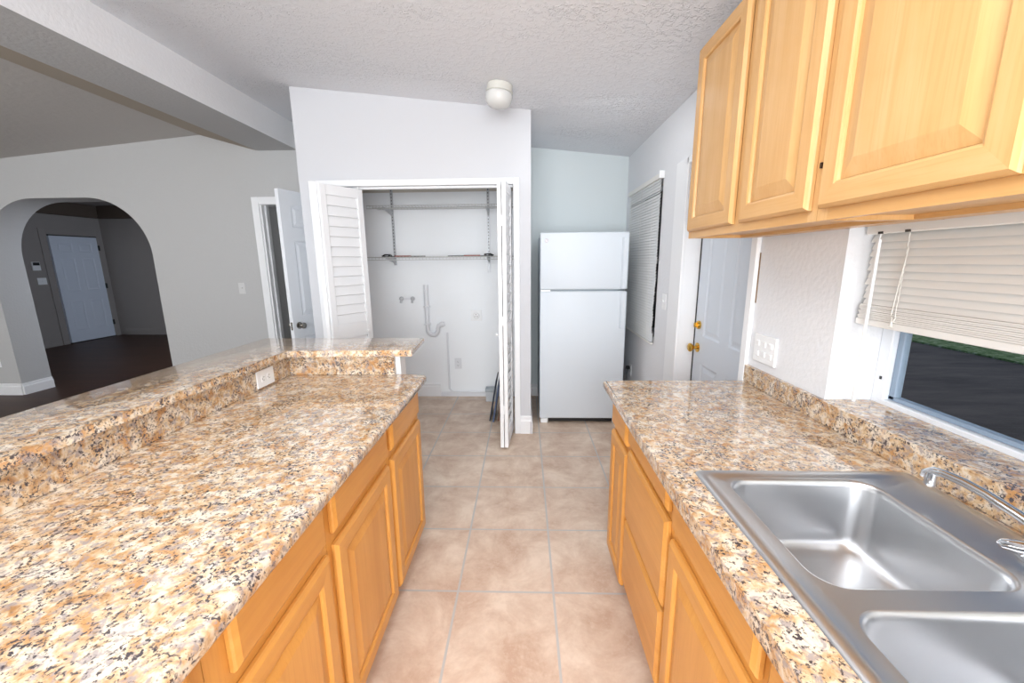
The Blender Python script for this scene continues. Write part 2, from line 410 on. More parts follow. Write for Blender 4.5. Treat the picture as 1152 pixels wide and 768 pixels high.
# foyer beyond the arch
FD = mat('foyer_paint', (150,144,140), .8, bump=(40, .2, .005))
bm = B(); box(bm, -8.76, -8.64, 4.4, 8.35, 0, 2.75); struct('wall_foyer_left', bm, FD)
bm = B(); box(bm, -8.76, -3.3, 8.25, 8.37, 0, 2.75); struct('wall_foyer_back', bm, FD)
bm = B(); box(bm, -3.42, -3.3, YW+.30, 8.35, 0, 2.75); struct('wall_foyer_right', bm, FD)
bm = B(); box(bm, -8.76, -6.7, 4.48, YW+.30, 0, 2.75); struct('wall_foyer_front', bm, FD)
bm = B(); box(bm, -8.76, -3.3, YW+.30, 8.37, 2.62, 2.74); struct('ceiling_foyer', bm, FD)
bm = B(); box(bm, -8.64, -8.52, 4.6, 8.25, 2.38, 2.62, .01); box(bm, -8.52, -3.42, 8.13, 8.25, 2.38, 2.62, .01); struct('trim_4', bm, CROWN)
# hallway behind the open door, its darkness put into the wall colour
HD = mat('hall_shade', (70,62,58), .9)
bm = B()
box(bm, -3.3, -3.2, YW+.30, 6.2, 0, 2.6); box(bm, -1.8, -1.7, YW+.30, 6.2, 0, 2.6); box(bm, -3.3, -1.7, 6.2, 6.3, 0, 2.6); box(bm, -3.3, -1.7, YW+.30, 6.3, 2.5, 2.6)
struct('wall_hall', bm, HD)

# baseboards and casings
def base_prof(h=.135, t=.016): return [(0,0),(t,0),(t,h*.72),(t*.55,h*.80),(t*.5,h*.95),(0,h)]
def base_x(bm, x0, x1, y, s=-1, h=.135): prism(bm, [(y+s*p[0], p[1]) for p in base_prof(h)], 'x', x0, x1)
def base_y(bm, y0, y1, x, s, h=.135): prism(bm, [(x+s*p[0], p[1]) for p in base_prof(h)], 'y', y0, y1)
bm = B(); base_x(bm, .052, XR, YW); struct('baseboard_back', bm, TRIM)
bm = B(); base_x(bm, -1.60, -.93, YW-.02, -1, .15); struct('baseboard_closet', bm, TRIM)
bm = B(); base_x(bm, -.93, -.045, YW-.02, -1, .05); struct('baseboard_closet_stub', bm, PIPE)
bm = B(); base_x(bm, -6.68, -5.81, YW); base_y(bm, YW, YW+.30, -5.81, 1); base_x(bm, -3.98, -2.83, YW); base_y(bm, YW, YW+.30, -3.98, -1); struct('baseboard_living', bm, TRIM)
bm = B(); base_y(bm, 4.6, 7.12, -8.64, 1); base_x(bm, -8.52, -3.42, 8.25); struct('baseboard_foyer', bm, FD)
bm = B(); base_y(bm, 2.86, YW, XR, -1, .09); struct('baseboard_right', bm, TRIM)
bm = B(); base_x(bm, -.038, .056, 3.295, -1, .16); base_y(bm, 3.279, 4.28, .052, 1, .135); struct('baseboard_nook', bm, TRIM)
def casing(name, axis, plane, s, u0, u1, ztop, w=.07, t=.018, left=True, right=True, m=TRIM):
    """flat casing round an opening u0..u1"""
    bm = bmesh.new(); bev = .004
    def bx(a0, a1, z0, z1):
        p0, p1 = sorted((plane, plane+s*t))
        box(bm, *((a0, a1, p0, p1) if axis == 'y' else (p0, p1, a0, a1)), z0, z1, bev)
    if left: bx(u0-w, u0, 0, ztop+w)
    if right: bx(u1, u1+w, 0, ztop+w)
    bx(u0, u1, ztop, ztop+w)
    return struct(name, bm, m)
casing('trim_5', 'y', 3.295, -1, -1.64, -.085, 2.055, .048, .016)
casing('trim_6', 'y', YW, -1, -2.745, -1.80, 2.07, .075, .018, right=False)
# door_2's jamb lining and stop
bm = B(); box(bm, -2.745, -2.727, YW-.004, YW+.12, 0, 2.085); box(bm, -2.727, -2.711, YW+.045, YW+.09, 0, 2.085); box(bm, -2.745, -1.80, YW-.004, YW+.30, 2.067, 2.085); struct('trim_7', bm, TRIM)

# ------------------------------------------------------------------ back door in the right wall (door_1)
bm = B(); box(bm, XR-.02, XR, 2.70, 2.90, 0, 2.10, .004); box(bm, XR-.02, XR, 1.845, 1.895, 0, 2.10, .004); box(bm, XR-.02, XR, 1.885, 2.72, 2.055, 2.10, .004)
struct('trim_8', bm, TRIM)
bm = B(); box(bm, XR-.002, XR+.17, 2.702, 2.72, 0, 2.055); box(bm, XR-.002, XR+.17, 1.885, 1.90, 0, 2.055); box(bm, XR-.002, XR+.17, 1.90, 2.702, 2.04, 2.058); struct('trim_9', bm, TRIM)
DX = XR+.10
d1 = bpy.data.objects.new('door_1', None); C.objects.link(d1); d1.location = (DX, 2.30, 0); d1['kind'] = 'structure'; ORG[d1] = d1.location.copy()
M = frame_matrix((DX, 2.688, .012), Vector((0,-1,0)), Vector((1,0,0)), Vector((0,0,1)))
bm = B(); six_panel(bm, .785, 2.022, .042, M); obj('leaf', bm, mat('entry_door_paint', (206,214,224), .4), d1)
bm = B(); box(bm, DX-.003, DX+.03, 2.6885, 2.7015, .012, 2.034); obj('weatherstrip', bm, BLACK, d1)
knob_set(d1, Matrix.Translation((DX, 2.632, .905)) @ ALONG_NX, BRASS, .029)
bm = B(); lathe(bm, [(.001,0),(.027,0),(.027,.012),(.02,.018),(.001,.018)], (0,0,0), 20); bmesh.ops.transform(bm, matrix=Matrix.Translation((DX, 2.632, 1.055)) @ ALONG_NX, verts=bm.verts)
box(bm, DX-.036, DX-.018, 2.628, 2.636, 1.04, 1.07, .002); obj('deadbolt', bm, BRASS, d1, True)

# ------------------------------------------------------------------ interior door standing open (door_2)
d2 = bpy.data.objects.new('door_2', None); C.objects.link(d2); d2.location = (-1.81, YW-.03, 0); d2['kind'] = 'structure'; ORG[d2] = d2.location.copy()
hinge = Vector((-1.815, YW-.035, .01)); lock = Vector((-2.035, 3.45, .01)); U = (hinge-lock); w2 = U.length; U.normalize()
Vn = Vector((-U.y, U.x, 0))
if Vn.x > 0: Vn = -Vn                                     # thickness runs away to the left
M2 = frame_matrix(lock, U, Vn, Vector((0,0,1)))
bm = B(); six_panel(bm, w2, 2.07, .035, M2); obj('leaf', bm, DOORW, d2)
Kp = lock + U*.065 + Vector((0,0,.915))
Mk = Matrix.Identity(4); n = -Vn
a = Vector((0,0,1)).cross(n).normalized(); Mk = frame_matrix(Kp, a, n.cross(a), n); knob_set(d2, Mk, NICKEL, .028)
Mk = frame_matrix(Kp + Vn*.035, a, (-n).cross(a), -n); knob_set(d2, Mk, NICKEL, .028)
bm = B(); box(bm, -.001, .002, .008, .027, .88, .95, 0, M2); obj('latch_plate', bm, NICKEL, d2)
bm = B()
for zz in (.2, 1.0, 1.85): tube(bm, [(-1.808, YW-.028, zz), (-1.808, YW-.028, zz+.09)], .007)
obj('hinge', bm, NICKEL, d2)

# ------------------------------------------------------------------ foyer entry door (door_3)
d3 = bpy.data.objects.new('door_3', None); C.objects.link(d3); d3.location = (-8.62, 7.68, 0); d3['kind'] = 'structure'; ORG[d3] = d3.location.copy()
M3 = frame_matrix((-8.60, 8.09, .02), Vector((0,-1,0)), Vector((-1,0,0)), Vector((0,0,1)))
bm = B(); six_panel(bm, .83, 1.98, .038, M3); obj('leaf', bm, mat('entry_door_white', (214,222,234), .45), d3)
for zz in (.25, 1.0, 1.75):
    bm = B(); box(bm, -8.60, -8.585, 8.085, 8.12, zz, zz+.1, .003); obj('hinge', bm, BLACK, d3)
bm = B(); box(bm, -8.63, -8.59, 7.26, 8.09, 2.0, 2.02); box(bm, -8.63, -8.58, 7.26, 8.1, 0, .018); obj('weatherstrip', bm, SLOT, d3)
casing('trim_10', 'x', -8.64, 1, 7.25, 8.12, 2.02, .11, .018, m=FD)  # casing takes the dark wall colour, its shade painted in
# ------------------------------------------------------------------ sink window (window_1) in its recess
bm = B()
y0, y1 = -.25, 1.365; xw = XR+.16
box(bm, xw-.005, xw+.035, y1-.045, y1, 1.00, 1.66, .003); box(bm, xw-.005, xw+.035, y0, y0+.045, 1.00, 1.66, .003)
box(bm, xw-.006, xw+.035, y0, y1, .956, 1.010, .003); box(bm, xw, xw+.035, y0, y1, 1.62, 1.66)
w1 = struct('window_1', bm, WFRAME)
bm = B(); box(bm, xw+.012, xw+.036, y1-.068, y1-.045, 1.012, 1.62, .003); box(bm, xw+.012, xw+.036, y0+.045, y0+.068, 1.012, 1.62); box(bm, xw+.012, xw+.036, .53, .56, 1.012, 1.62); box(bm, xw+.012, xw+.036, y0+.045, y1-.045, 1.012, 1.024); obj('sash', bm, SASH, w1)
bm = B(); box(bm, xw+.022, xw+.026, y0+.06, y1-.06, 1.016, 1.62); obj('window_glass', bm, GLASS, w1)
bm = B(); box(bm, xw-.008, xw-.004, 1.335, 1.342, 1.075, 1.085); obj('screw_hole', bm, BLACK, w1)
# window behind the far blind
bm = B()
box(bm, XR+.10, XR+.14, 3.20, 3.23, .84, 2.08); box(bm, XR+.10, XR+.14, 4.08, 4.12, .84, 2.08); box(bm, XR+.10, XR+.14, 3.23, 4.08, .84, .88); box(bm, XR+.10, XR+.14, 3.23, 4.08, 2.04, 2.08); box(bm, XR+.10, XR+.14, 3.23, 4.08, 1.44, 1.48)
w2o = struct('window_2', bm, WFRAME)
bm = B(); box(bm, XR+.118, XR+.122, 3.23, 4.08, .88, 2.04); obj('window_glass', bm, mat('dark_glass', (30,34,38), .1), w2o)  # plain dark opaque pane
# outdoors
bm = B(); box(bm, 1.3, 7.6, -14, 16, -.35, -.15); struct('driveway', bm, ASPH)
bm = B()
box(bm, 7.6, 40, -40, 50, -.35, -.12)
struct('lawn', bm, GRASS)

# ------------------------------------------------------------------ pony wall behind the peninsula
bm = B(); box(bm, -1.345, -1.2225, -.9, 2.06, 0, 1.029); struct('wall_peninsula', bm, TRIM)
bm = B(); box(bm, -1.222, -.632, 1.972, 2.06, 0, 1.029); struct('wall_peninsula_end', bm, TRIM)

# ------------------------------------------------------------------ base cabinets
def base_cabinet(y0, y1, side, fronts, label, end=False, group=None, depth=.62):
    """side -1: left run, faces +x; side +1: right run, faces -x. fronts: (kind, ya, yb, za, zb)"""
    n = -side
    xf = -.548 if side < 0 else .425                    # face-frame plane
    xb = xf + side*depth
    o = thing('base_cabinet', label, 'cabinet', ((xf+xb)/2, (y0+y1)/2, 0), group)
    bx = lambda bm, a, b, *r, **k: box(bm, min(a,b), max(a,b), *r, **k)
    bm = B(); t = .018
    bx(bm, xf+side*.019, xb, y0, y0+t, .10, .875); bx(bm, xf+side*.019, xb, y1-t, y1, .10, .875)
    bx(bm, xf+side*.019, xb, y0+t, y1-t, .10, .118); bx(bm, xb-side*.012, xb, y0+t, y1-t, .118, .875)
    obj('carcass', bm, LZ, o)
    bm = B(); s = .055
    bx(bm, xf, xf+side*.019, y0, y0+s, .10, .875); bx(bm, xf, xf+side*.019, y1-s, y1, .10, .875)
    bx(bm, xf, xf+side*.019, y0+s, y1-s, .10, .135, mi=1); bx(bm, xf, xf+side*.019, y0+s, y1-s, .685, .75, mi=1); bx(bm, xf, xf+side*.019, y0+s, y1-s, .845, .875, mi=1)
    ds = sorted([q for q in fronts if q[0] == 'door'], key=lambda q: q[1])
    for za, zb in ((.135, .685), (.75, .845)):
        if len(ds) == 2: bx(bm, xf, xf+side*.019, ds[0][2]-.03, ds[1][1]+.03, za, zb)
    obj('face_frame', bm, [LZ, LY], o)
    bm = B(); bx(bm, xf+side*.075, xf+side*.09, y0, y1, 0, .10); bx(bm, xf+side*.09, xb, y0, y0+.015, 0, .10); bx(bm, xf+side*.09, xb, y1-.015, y1, 0, .10); obj('toe_kick', bm, LY, o)
    Wv = Vector((n, 0, 0))
    for kind, ya, yb, za, zb in fronts:
        if side < 0: org, U = (xf, ya, za), Vector((0,1,0))
        else: org, U = (xf, yb, za), Vector((0,-1,0))
        if kind == 'door': raised_panel_door(o, org, U, yb-ya, zb-za, .020, Wv, LZ, LY)
        else: raised_panel_door(o, org, U, yb-ya, zb-za, .020, Wv, LZ, LY, panel=False, name='drawer_front')
    return o
zd0, zd1, zf0, zf1 = .105, .695, .732, .864
base_cabinet(1.457, 1.925, -1, [('door', 1.478, 1.905, zd0, zd1), ('drawer', 1.485, 1.90, zf0, zf1)], 'honey wood base cabinet at the far end of the left peninsula, beside the open floor')
base_cabinet(.963, 1.455, -1, [('door', .985, 1.440, zd0, zd1), ('drawer', .985, 1.432, zf0, zf1)], 'honey wood base cabinet second from the far end of the left peninsula')
base_cabinet(.545, .961, -1, [('door', .58, .945, zd0, zd1), ('drawer', .595, .940, zf0, zf1)], 'honey wood base cabinet third from the far end of the left peninsula')
base_cabinet(.05, .543, -1, [('door', .075, .515, zd0, zd1), ('drawer', .08, .51, zf0, zf1)], 'honey wood base cabinet nearest the camera under the left peninsula')
base_cabinet(1.505, 1.80, 1, [('door', 1.520, 1.788, .09, .70), ('drawer', 1.530, 1.785, .732, .864)], 'narrow honey wood base cabinet at the far end of the sink counter', depth=.59)
base_cabinet(1.037, 1.503, 1, [('drawer', 1.05, 1.495, .155, .428), ('drawer', 1.05, 1.495, .445, .735), ('drawer', 1.055, 1.495, .762, .864)], 'honey wood base cabinet with three stacked drawer fronts left of the sink', depth=.59)
base_cabinet(.14, 1.035, 1, [('door', .60, 1.022, .105, .70), ('drawer', .60, 1.018, .738, .864), ('door', .155, .575, .105, .70), ('drawer', .158, .572, .738, .864)], 'wide honey wood sink base cabinet under the steel double sink', depth=.59)

# ------------------------------------------------------------------ granite
def bull(bm, sel, off, seg=4):
    es = [e for e in bm.edges if sel(e)]
    bmesh.ops.bevel(bm, geom=es, offset=off, segments=seg, affect='EDGES', profile=.5, clamp_overlap=True)
def near(a, b): return abs(a-b) < 1e-4
bm = B(); box(bm, -1.222, -.495, -.2, 1.958, .875, .915)
bull(bm, lambda e: all(near(v.co.x, -.495) and near(v.co.y, 1.958) for v in e.verts), .02, 5)
bmesh.ops.remove_doubles(bm, verts=bm.verts, dist=1e-5)
bull(bm, lambda e: abs(e.verts[0].co.z-e.verts[1].co.z) < 1e-5 and all(v.co.x > -1.2 and v.co.y > 1.9 or v.co.x > -.5 for v in e.verts) and not all(near(v.co.x, -1.222) for v in e.verts) and len(e.link_faces) == 2 and abs(e.calc_face_angle(0)) > .8, .013, 4)
tag(obj('countertop', bm, GRAN, None, True), 'speckled tan granite countertop on the left peninsula, below the raised bar', 'countertop')
SX0, SX1, SY0, SY1 = .472, .992, .185, .992               # sink cut-out
us, vs = [.373, SX0, SX1, 1.062], [-.2, SY0, SY1, 1.85]
bm = holed_slab(us, vs, lambda i, j: not (i == 1 and j == 1), lambda u, v, s: (u, v, (.875, .915)[s]))
bull(bm, lambda e: abs(e.verts[0].co.z-e.verts[1].co.z) < 1e-5 and (all(near(v.co.x, .373) for v in e.verts) or all(near(v.co.y, 1.85) for v in e.verts)), .013, 4)
tag(obj('countertop', bm, GRAN, None, True), 'speckled tan granite countertop on the right, cut out around the steel sink', 'countertop')
bm = B(); box(bm, -1.222, -1.192, -.9, 1.972, .9155, 1.0285, .0015); tag(obj('backsplash', bm, GRAN), 'long granite backsplash strip under the raised bar, holding the white outlet', 'backsplash')
bm = B(); box(bm, -1.1915, -.656, 1.944, 1.9715, .9155, 1.0285, .0015); tag(obj('backsplash', bm, GRAN), 'short granite backsplash strip across the far end of the left counter', 'backsplash')
poly = [(-1.462, -.9), (-1.150, -.9), (-1.150, 1.862), (-.538, 1.862), (-.560, 2.19), (-1.462, 2.19)]
bm = B(); prism(bm, poly, 'z', 1.0295, 1.060)
bull(bm, lambda e: abs(e.verts[0].co.z-e.verts[1].co.z) < 1e-5, .007, 3)
tag(obj('bar_top', bm, GRAN, None, True), 'raised L-shaped granite bar top over the left peninsula', 'bar counter')
bm = B(); box(bm, 1.022, 1.0395, -.2, 1.852, .9155, .9945, .0015); tag(obj('backsplash', bm, GRAN), 'granite backsplash strip behind the sink along the right wall', 'backsplash')
bm = B(); box(bm, 1.0405, xw-.0065, y0+.002, y1-.002, .957, .9945, .0015); tag(obj('window_sill', bm, GRAN), 'deep granite sill below the window over the sink', 'window sill')

# ------------------------------------------------------------------ upper cabinets
def upper_cabinet(y0, y1, fronts, label):
    xf, xb, z0, z1 = .74, XR-.002, 1.566, 2.331
    o = thing('wall_cabinet', label, 'cabinet', ((xf+xb)/2, (y0+y1)/2, z0), None)
    bm = B(); t = .016
    box(bm, xf+.019, xb, y0, y0+t, z0, z1); box(bm, xf+.019, xb, y1-t, y1, z0, z1)
    box(bm, xf+.019, xb, y0+t, y1-t, z0+.012, z0+.026); box(bm, xf+.019, xb, y0+t, y1-t, z1-.016, z1); box(bm, xb-.008, xb, y0+t, y1-t, z0+.026, z1-.016)
    box(bm, xb-.075, xb-.008, y0+t, y1-t, z0, z0+.012, 0, None, 1)
    obj('carcass', bm, [WZ, WY], o)
    bm = B(); s = .034
    box(bm, xf, xf+.019, y0, y0+s, z0, z1); box(bm, xf, xf+.019, y1-s, y1, z0, z1)
    box(bm, xf, xf+.019, y0+s, y1-s, z0, z0+.045, mi=1); box(bm, xf, xf+.019, y0+s, y1-s, z1-.045, z1, mi=1)
    if len(fronts) == 2:
        ym = (fronts[0][0]+fronts[1][1])/2 if fronts[0][0] > fronts[1][0] else (fronts[0][1]+fronts[1][0])/2
        box(bm, xf, xf+.019, ym-.025, ym+.025, z0+.045, z1-.045)
    obj('face_frame', bm, [WZ, WY], o)
    for ya, yb in fronts:
        raised_panel_door(o, (xf, yb, 1.594), Vector((0,-1,0)), yb-ya, .722, .020, Vector((-1,0,0)), WZ, WY)
    return o
ua = upper_cabinet(1.085, 1.897, [(1.494, 1.878), (1.104, 1.444)], 'maple wall cabinet at the far end, two narrow doors, beside the back door')
ub = upper_cabinet(.20, 1.083, [(.651, 1.066), (.215, .625)], 'maple wall cabinet above the sink window, with the widest nearest doors')
bm = B(); box(bm, .731, .741, 1.080, 1.086, 1.692, 1.706, .001); obj('hinge', bm, mat('hinge_bronze', (70,52,36), .4, .8), ub)

# ------------------------------------------------------------------ sink
def rrect(x0, x1, y0, y1, r, z, k=6):
    pts = []
    for cx, cy, a0 in ((x1-r, y1-r, 0), (x0+r, y1-r, 90), (x0+r, y0+r, 180), (x1-r, y0+r, 270)):
        for i in range(k+1):
            a = math.radians(a0 + 90*i/k); pts.append((cx+r*math.cos(a), cy+r*math.sin(a), z))
    return pts
sink = thing('kitchen_sink', 'stainless steel double bowl sink set into the right granite counter', 'sink', (.732, .59, .9))
ox0, ox1, oy0, oy1 = .453, 1.012, .172, 1.012
bm = B()
R = loft(bm, [rrect(ox0+i, ox1-i, oy0+i, oy1-i, r, z) for i, r, z in ((.004, .02, .9135), (0, .02, .9155), (.002, .02, .918), (.007, .02, .9205), (.022, .02, .9205), (.030, .02, .9185), (.034, .02, .9165))], False, False)
BW = [(.512, .876, .612, .972), (.512, .876, .212, .572)]
edges = []
def ring_edges(r): return [bm.edges.get((r[i], r[(i+1)%len(r)])) or bm.edges.new((r[i], r[(i+1)%len(r)])) for i in range(len(r))]
edges += ring_edges(R[-1])
for b in BW:
    r = [bm.verts.new(p) for p in rrect(*b, .055, .9165, 8)]
    edges += ring_edges(r)
bmesh.ops.triangle_fill(bm, use_beauty=True, use_dissolve=False, edges=edges)
obj('rim_deck', bm, STEEL, sink, True)
for b in BW:
    x0, x1, ya, yb = b
    bm = B()
    prof = [(0, .055, .9165), (.003, .053, .9155), (.006, .052, .911), (.008, .052, .90), (.020, .050, .78), (.024, .049, .762), (.033, .045, .748), (.048, .04, .740), (.07, .035, .737), (.12, .03, .7355)]
    R = loft(bm, [rrect(x0+i, x1-i, ya+i, yb-i, r, z, 8) for i, r, z in prof], False, True)
    bw = obj('bowl', bm, STEEL, sink, 'all')
    cx, cy = (x0+x1)/2, (ya+yb)/2-.05
    bm = B(); lathe(bm, [(.001,.002),(.022,.002),(.028,.004),(.040,.005),(.044,.003),(.044,0)], (cx, cy, .736), 24); obj('drain', bm, CHROME, bw, True)

# ------------------------------------------------------------------ faucet
fau = thing('faucet', 'chrome low arc kitchen faucet on the sink deck by the window', 'faucet', (.955, .59, .917))
bm = B(); 
loft(bm, [rrect(.925, .985, .47, .71, .03, z) if i == 0 else rrect(.925+i, .985-i, .47+i, .71-i, .03-i, z) for i, z in ((0, .917), (0, .926), (.006, .932))])
obj('base_plate', bm, CHROME, fau, True)
bm = B(); lathe(bm, [(.024,.93),(.023,.955),(.019,.968),(.001,.972)], (.955, .59, 0)); obj('body', bm, CHROME, fau, True)
def flat_tube(bm, pts, w, h, n=12):
    pts = [Vector(p) for p in pts]; loops = []
    for i, p in enumerate(pts):
        d = (pts[min(i+1,len(pts)-1)]-pts[max(i-1,0)]).normalized(); a = d.cross(Vector((0,0,1))).normalized(); b = a.cross(d)
        ww = w[i] if isinstance(w, list) else w; hh = h[i] if isinstance(h, list) else h
        loops.append([p + ww*math.cos(2*math.pi*k/n)*a + hh*math.sin(2*math.pi*k/n)*b for k in range(n)])
    loft(bm, loops)
bm = B(); flat_tube(bm, [(.955,.59,.955), (.953,.62,.962), (.948,.67,.977), (.943,.72,.990), (.938,.77,1.000), (.934,.81,1.004), (.931,.845,1.003), (.930,.868,.998), (.930,.884,.988), (.930,.889,.976)],
     [.014,.013,.012,.0115,.011,.011,.011,.012,.012,.009], [.012,.011,.010,.009,.009,.009,.009,.010,.009,.006]); obj('spout', bm, CHROME, fau, True)
bm = B(); lathe(bm, [(.001,0),(.0105,0),(.0115,.002),(.0115,.030),(.001,.030)], (.930, .872, .962)); obj('aerator', bm, CHROME, fau, True)
bm = B(); flat_tube(bm, [(.955,.59,.978), (.948,.61,.976), (.930,.645,.964), (.910,.68,.951), (.900,.697,.945), (.896,.703,.943)], [.02,.02,.017,.015,.013,.005], [.009,.012,.013,.012,.010,.004]); obj('handle', bm, CHROME, fau, True)

# ------------------------------------------------------------------ refrigerator
fx0, fx1, fy0, fy1 = .135, .885, 3.51, 4.20
fr = thing('refrigerator', 'white top freezer refrigerator standing against the far wall', 'refrigerator', ((fx0+fx1)/2, 3.85, 0))
bm = B(); box(bm, fx0+.006, fx1-.006, fy0+.075, fy1, .05, 1.69, .008, seg=2); obj('cabinet_body', bm, FRIDGE, fr, True)
bm = B(); box(bm, fx0, fx1, fy0, fy0+.068, 1.226, 1.706, .012, seg=3); obj('freezer_door', bm, FRIDGE, fr, True)
bm = B(); box(bm, fx0, fx1, fy0, fy0+.068, .05, 1.212, .012, seg=3); obj('fresh_food_door', bm, FRIDGE, fr, True)
bm = B(); box(bm, fx0+.09, fx1-.07, fy0+.012, fy0+.07, 1.2125, 1.2255); obj('door_gap_strip', bm, GREY, fr)
bm = B(); box(bm, fx0+.01, fx1-.01, fy0+.068, fy0+.078, .06, 1.69); obj('gasket', bm, GREY, fr)
bm = B(); box(bm, fx0+.02, fx1-.02, fy0+.03, fy0+.07, .012, .048, .004); obj('kick_grille', bm, BLACK, fr)
for xx_ in (fx0+.045, fx1-.045):
    bm = B(); box(bm, xx_-.035, xx_+.035, fy0+.008, fy0+.06, 0, .05, .008); obj('foot', bm, PLASTIC, fr)
def handle(z0, z1):
    bm = B(); prism(bm, [(fx1-.062, fy0+.004), (fx1-.058, fy0-.012), (fx1-.045, fy0-.026), (fx1-.016, fy0-.026), (fx1-.010, fy0-.02), (fx1-.010, fy0+.004)], 'z', z0, z1)
    bmesh.ops.bevel(bm, geom=[e for e in bm.edges], offset=.004, segments=2, affect='EDGES', clamp_overlap=True)
    return obj('handle', bm, FRIDGE, fr, True)
handle(1.235, 1.66); handle(.89, 1.205)
bm = B(); box(bm, fx0+.09, fx0+.006, fy0+.004, fy0+.05, 1.2125, 1.2255); obj('hinge_cover', bm, PLASTIC, fr)
bm = B(); lathe(bm, [(.001,0),(.016,0),(.016,.002),(.0135,.0025),(.0135,.0015),(.001,.0015)], (0,0,0), 24); bmesh.ops.transform(bm, matrix=Matrix.Translation((fx0+.052, fy0-.0002, 1.64)) @ ALONG_NY, verts=bm.verts)
obj('badge', bm, mat('badge_silver', (176,172,176), .35, .3), fr)
tc = bpy.data.curves.new('monogram', 'FONT'); tc.body = 'GE'; tc.size = .017; tc.align_x = 'CENTER'; tc.align_y = 'CENTER'; tc.shear = .3; tc.extrude = .0004
to = bpy.data.objects.new('monogram_text', tc); C.objects.link(to)
dg = bpy.context.evaluated_depsgraph_get(); me = bpy.data.meshes.new_from_object(to.evaluated_get(dg)); bpy.data.objects.remove(to)
bm = bmesh.new(); bm.from_mesh(me); bmesh.ops.transform(bm, matrix=Matrix.Translation((fx0+.052, fy0-.0028, 1.64)) @ RX90, verts=bm.verts); obj('monogram', bm, mat('badge_grey', (120,110,114), .4), fr)

# ------------------------------------------------------------------ bifold closet doors
LW, LH, LT = .372, 2.012, .028
def leaf_mesh(M, knob=False):
    bm = B(); st = .05
    box(bm, 0, st, 0, LT, 0, LH, .002, M); box(bm, LW-st, LW, 0, LT, 0, LH, .002, M)
    for z0, z1 in ((0, .11), (.87, .985), (LH-.07, LH)): box(bm, st, LW-st, .001, LT-.001, z0, z1, 0, M)
    for z0, z1, n in ((.11, .87, 10), (.985, LH-.07, 13)):
        p = (z1-z0)/n
        for k in range(n):
            c = z0 + (k+.5)*p; t = bmesh.new()
            hw = p*.535; off = .0105
            prof = [(LT/2-off, c-hw+.004), (LT/2-off+.005, c-hw), (LT/2+off+.0, c+hw-.004), (LT/2+off-.005, c+hw)]
            loft(t, [[(st-.002, q[0], q[1]) for q in prof], [(LW-st+.002, q[0], q[1]) for q in prof]]); merge(bm, t, M)
    return bm
def bifold(label, leaves, hinge_at, knob):
    """leaves: (jamb or guide end, folded end, side the thickness lies on) seen from above"""
    a0 = Vector(leaves[0][0]); a1 = Vector(leaves[1][0])
    o = thing('bifold_door', label, 'closet door', (*((a0+a1)/2), 0), None)
    for k, (a, b, sx) in enumerate(leaves):
        a, b = Vector((*a, .018)), Vector((*b, .018)); U = (b-a).normalized(); Vn = Vector((-U.y, U.x, 0))
        if Vn.x*sx < 0: Vn = -Vn
        M = frame_matrix(a, U, Vn, Vector((0,0,1)))
        lf = obj('leaf', leaf_mesh(M), TRIM, o)
        if k:
            bm = B(); n_ = -Vn
            Mk = frame_matrix(a + U*knob + Vector((0,0,.905)), U, n_.cross(U), n_)
            lathe(bm, [(.007,0),(.006,.008),(.013,.014),(.015,.02),(.011,.026),(.001,.027)], (0,0,0), 16); bmesh.ops.transform(bm, matrix=Mk, verts=bm.verts); obj('knob', bm, PLASTIC, o, True)
            bm = B(); tube(bm, [a + U*.03 + Vn*LT/2 + Vector((0,0,LH-.005)), a + U*.03 + Vn*LT/2 + Vector((0,0,LH+.022))], .005); obj('guide_pin', bm, PLASTIC, o)
    for zz in (.3, 1.0, 1.72):
        bm = B(); c = Vector((*hinge_at, zz)); tube(bm, [c, c+Vector((0,0,.07))], .006); obj('hinge', bm, PLASTIC, o)
    return o
bifold('white louvered bifold closet door folded at the left side of the closet', [((-1.630, 3.335), (-1.508, 2.985), 1), ((-1.272, 3.30), (-1.455, 2.975), -1)], (-1.476, 2.972), .055)
bifold('white louvered bifold closet door folded edge-on at the right side of the closet', [((-.127, 3.345), (-.158, 2.985), 1), ((-.199, 3.345), (-.192, 2.985), 1)], (-.160, 2.972), LW-.05)
bm = B(); box(bm, -1.635, -.09, 3.325, 3.365, 2.040, 2.057); struct('trim_11', bm, TRIM)

# ------------------------------------------------------------------ closet contents
ST_X = (-1.352, -.366)
for x, lab in zip(ST_X, ('slotted metal shelf standard on the closet back wall, left one', 'slotted metal shelf standard on the closet back wall, right one')):
    bm = B(); box(bm, x-.013, x+.013, YW-.032, YW-.021, 1.36 if x > -1 else 1.44, 2.55)
    o = tag(obj('shelf_standard', bm, STD), lab, 'shelf standard')
    bm = B(); z = 1.47
    while z < 2.5:
        box(bm, x-.004, x+.004, YW-.0328, YW-.0318, z, z+.014); z += .032
    obj('slots', bm, SLOT, o)
def wire_shelf(zt, x0, x1, label, br):
    yb, yf = YW-.035, 3.97
    o = thing('wire_shelf', label, 'shelf', ((x0+x1)/2, (yb+yf)/2, zt))
    bm = B()
    for y, z in ((yb, zt), ((yb+yf)/2, zt-.003), (yf, zt), (yf-.004, zt-.028)): tube(bm, [(x0, y, z), (x1, y, z)], .0032, 6)
    n = 46
    for k in range(n+1):
        x = x0 + (x1-x0)*k/n
        tube(bm, [(x, yb, zt+.003), (x, yf, zt+.003), (x, yf-.006, zt-.028)], .0016, 5)
    obj('wire_deck', bm, WIRE, o)
    for x in ST_X:
        bm = B(); prism(bm, [(YW-.036, zt-.006), (yf+.02, zt-.006), (yf+.02, zt-.016), (YW-.10, zt-.055 if br else zt-.05), (YW-.036, zt-.075)], 'x', x-.003, x+.003); obj('bracket', bm, STD, o)
    return o
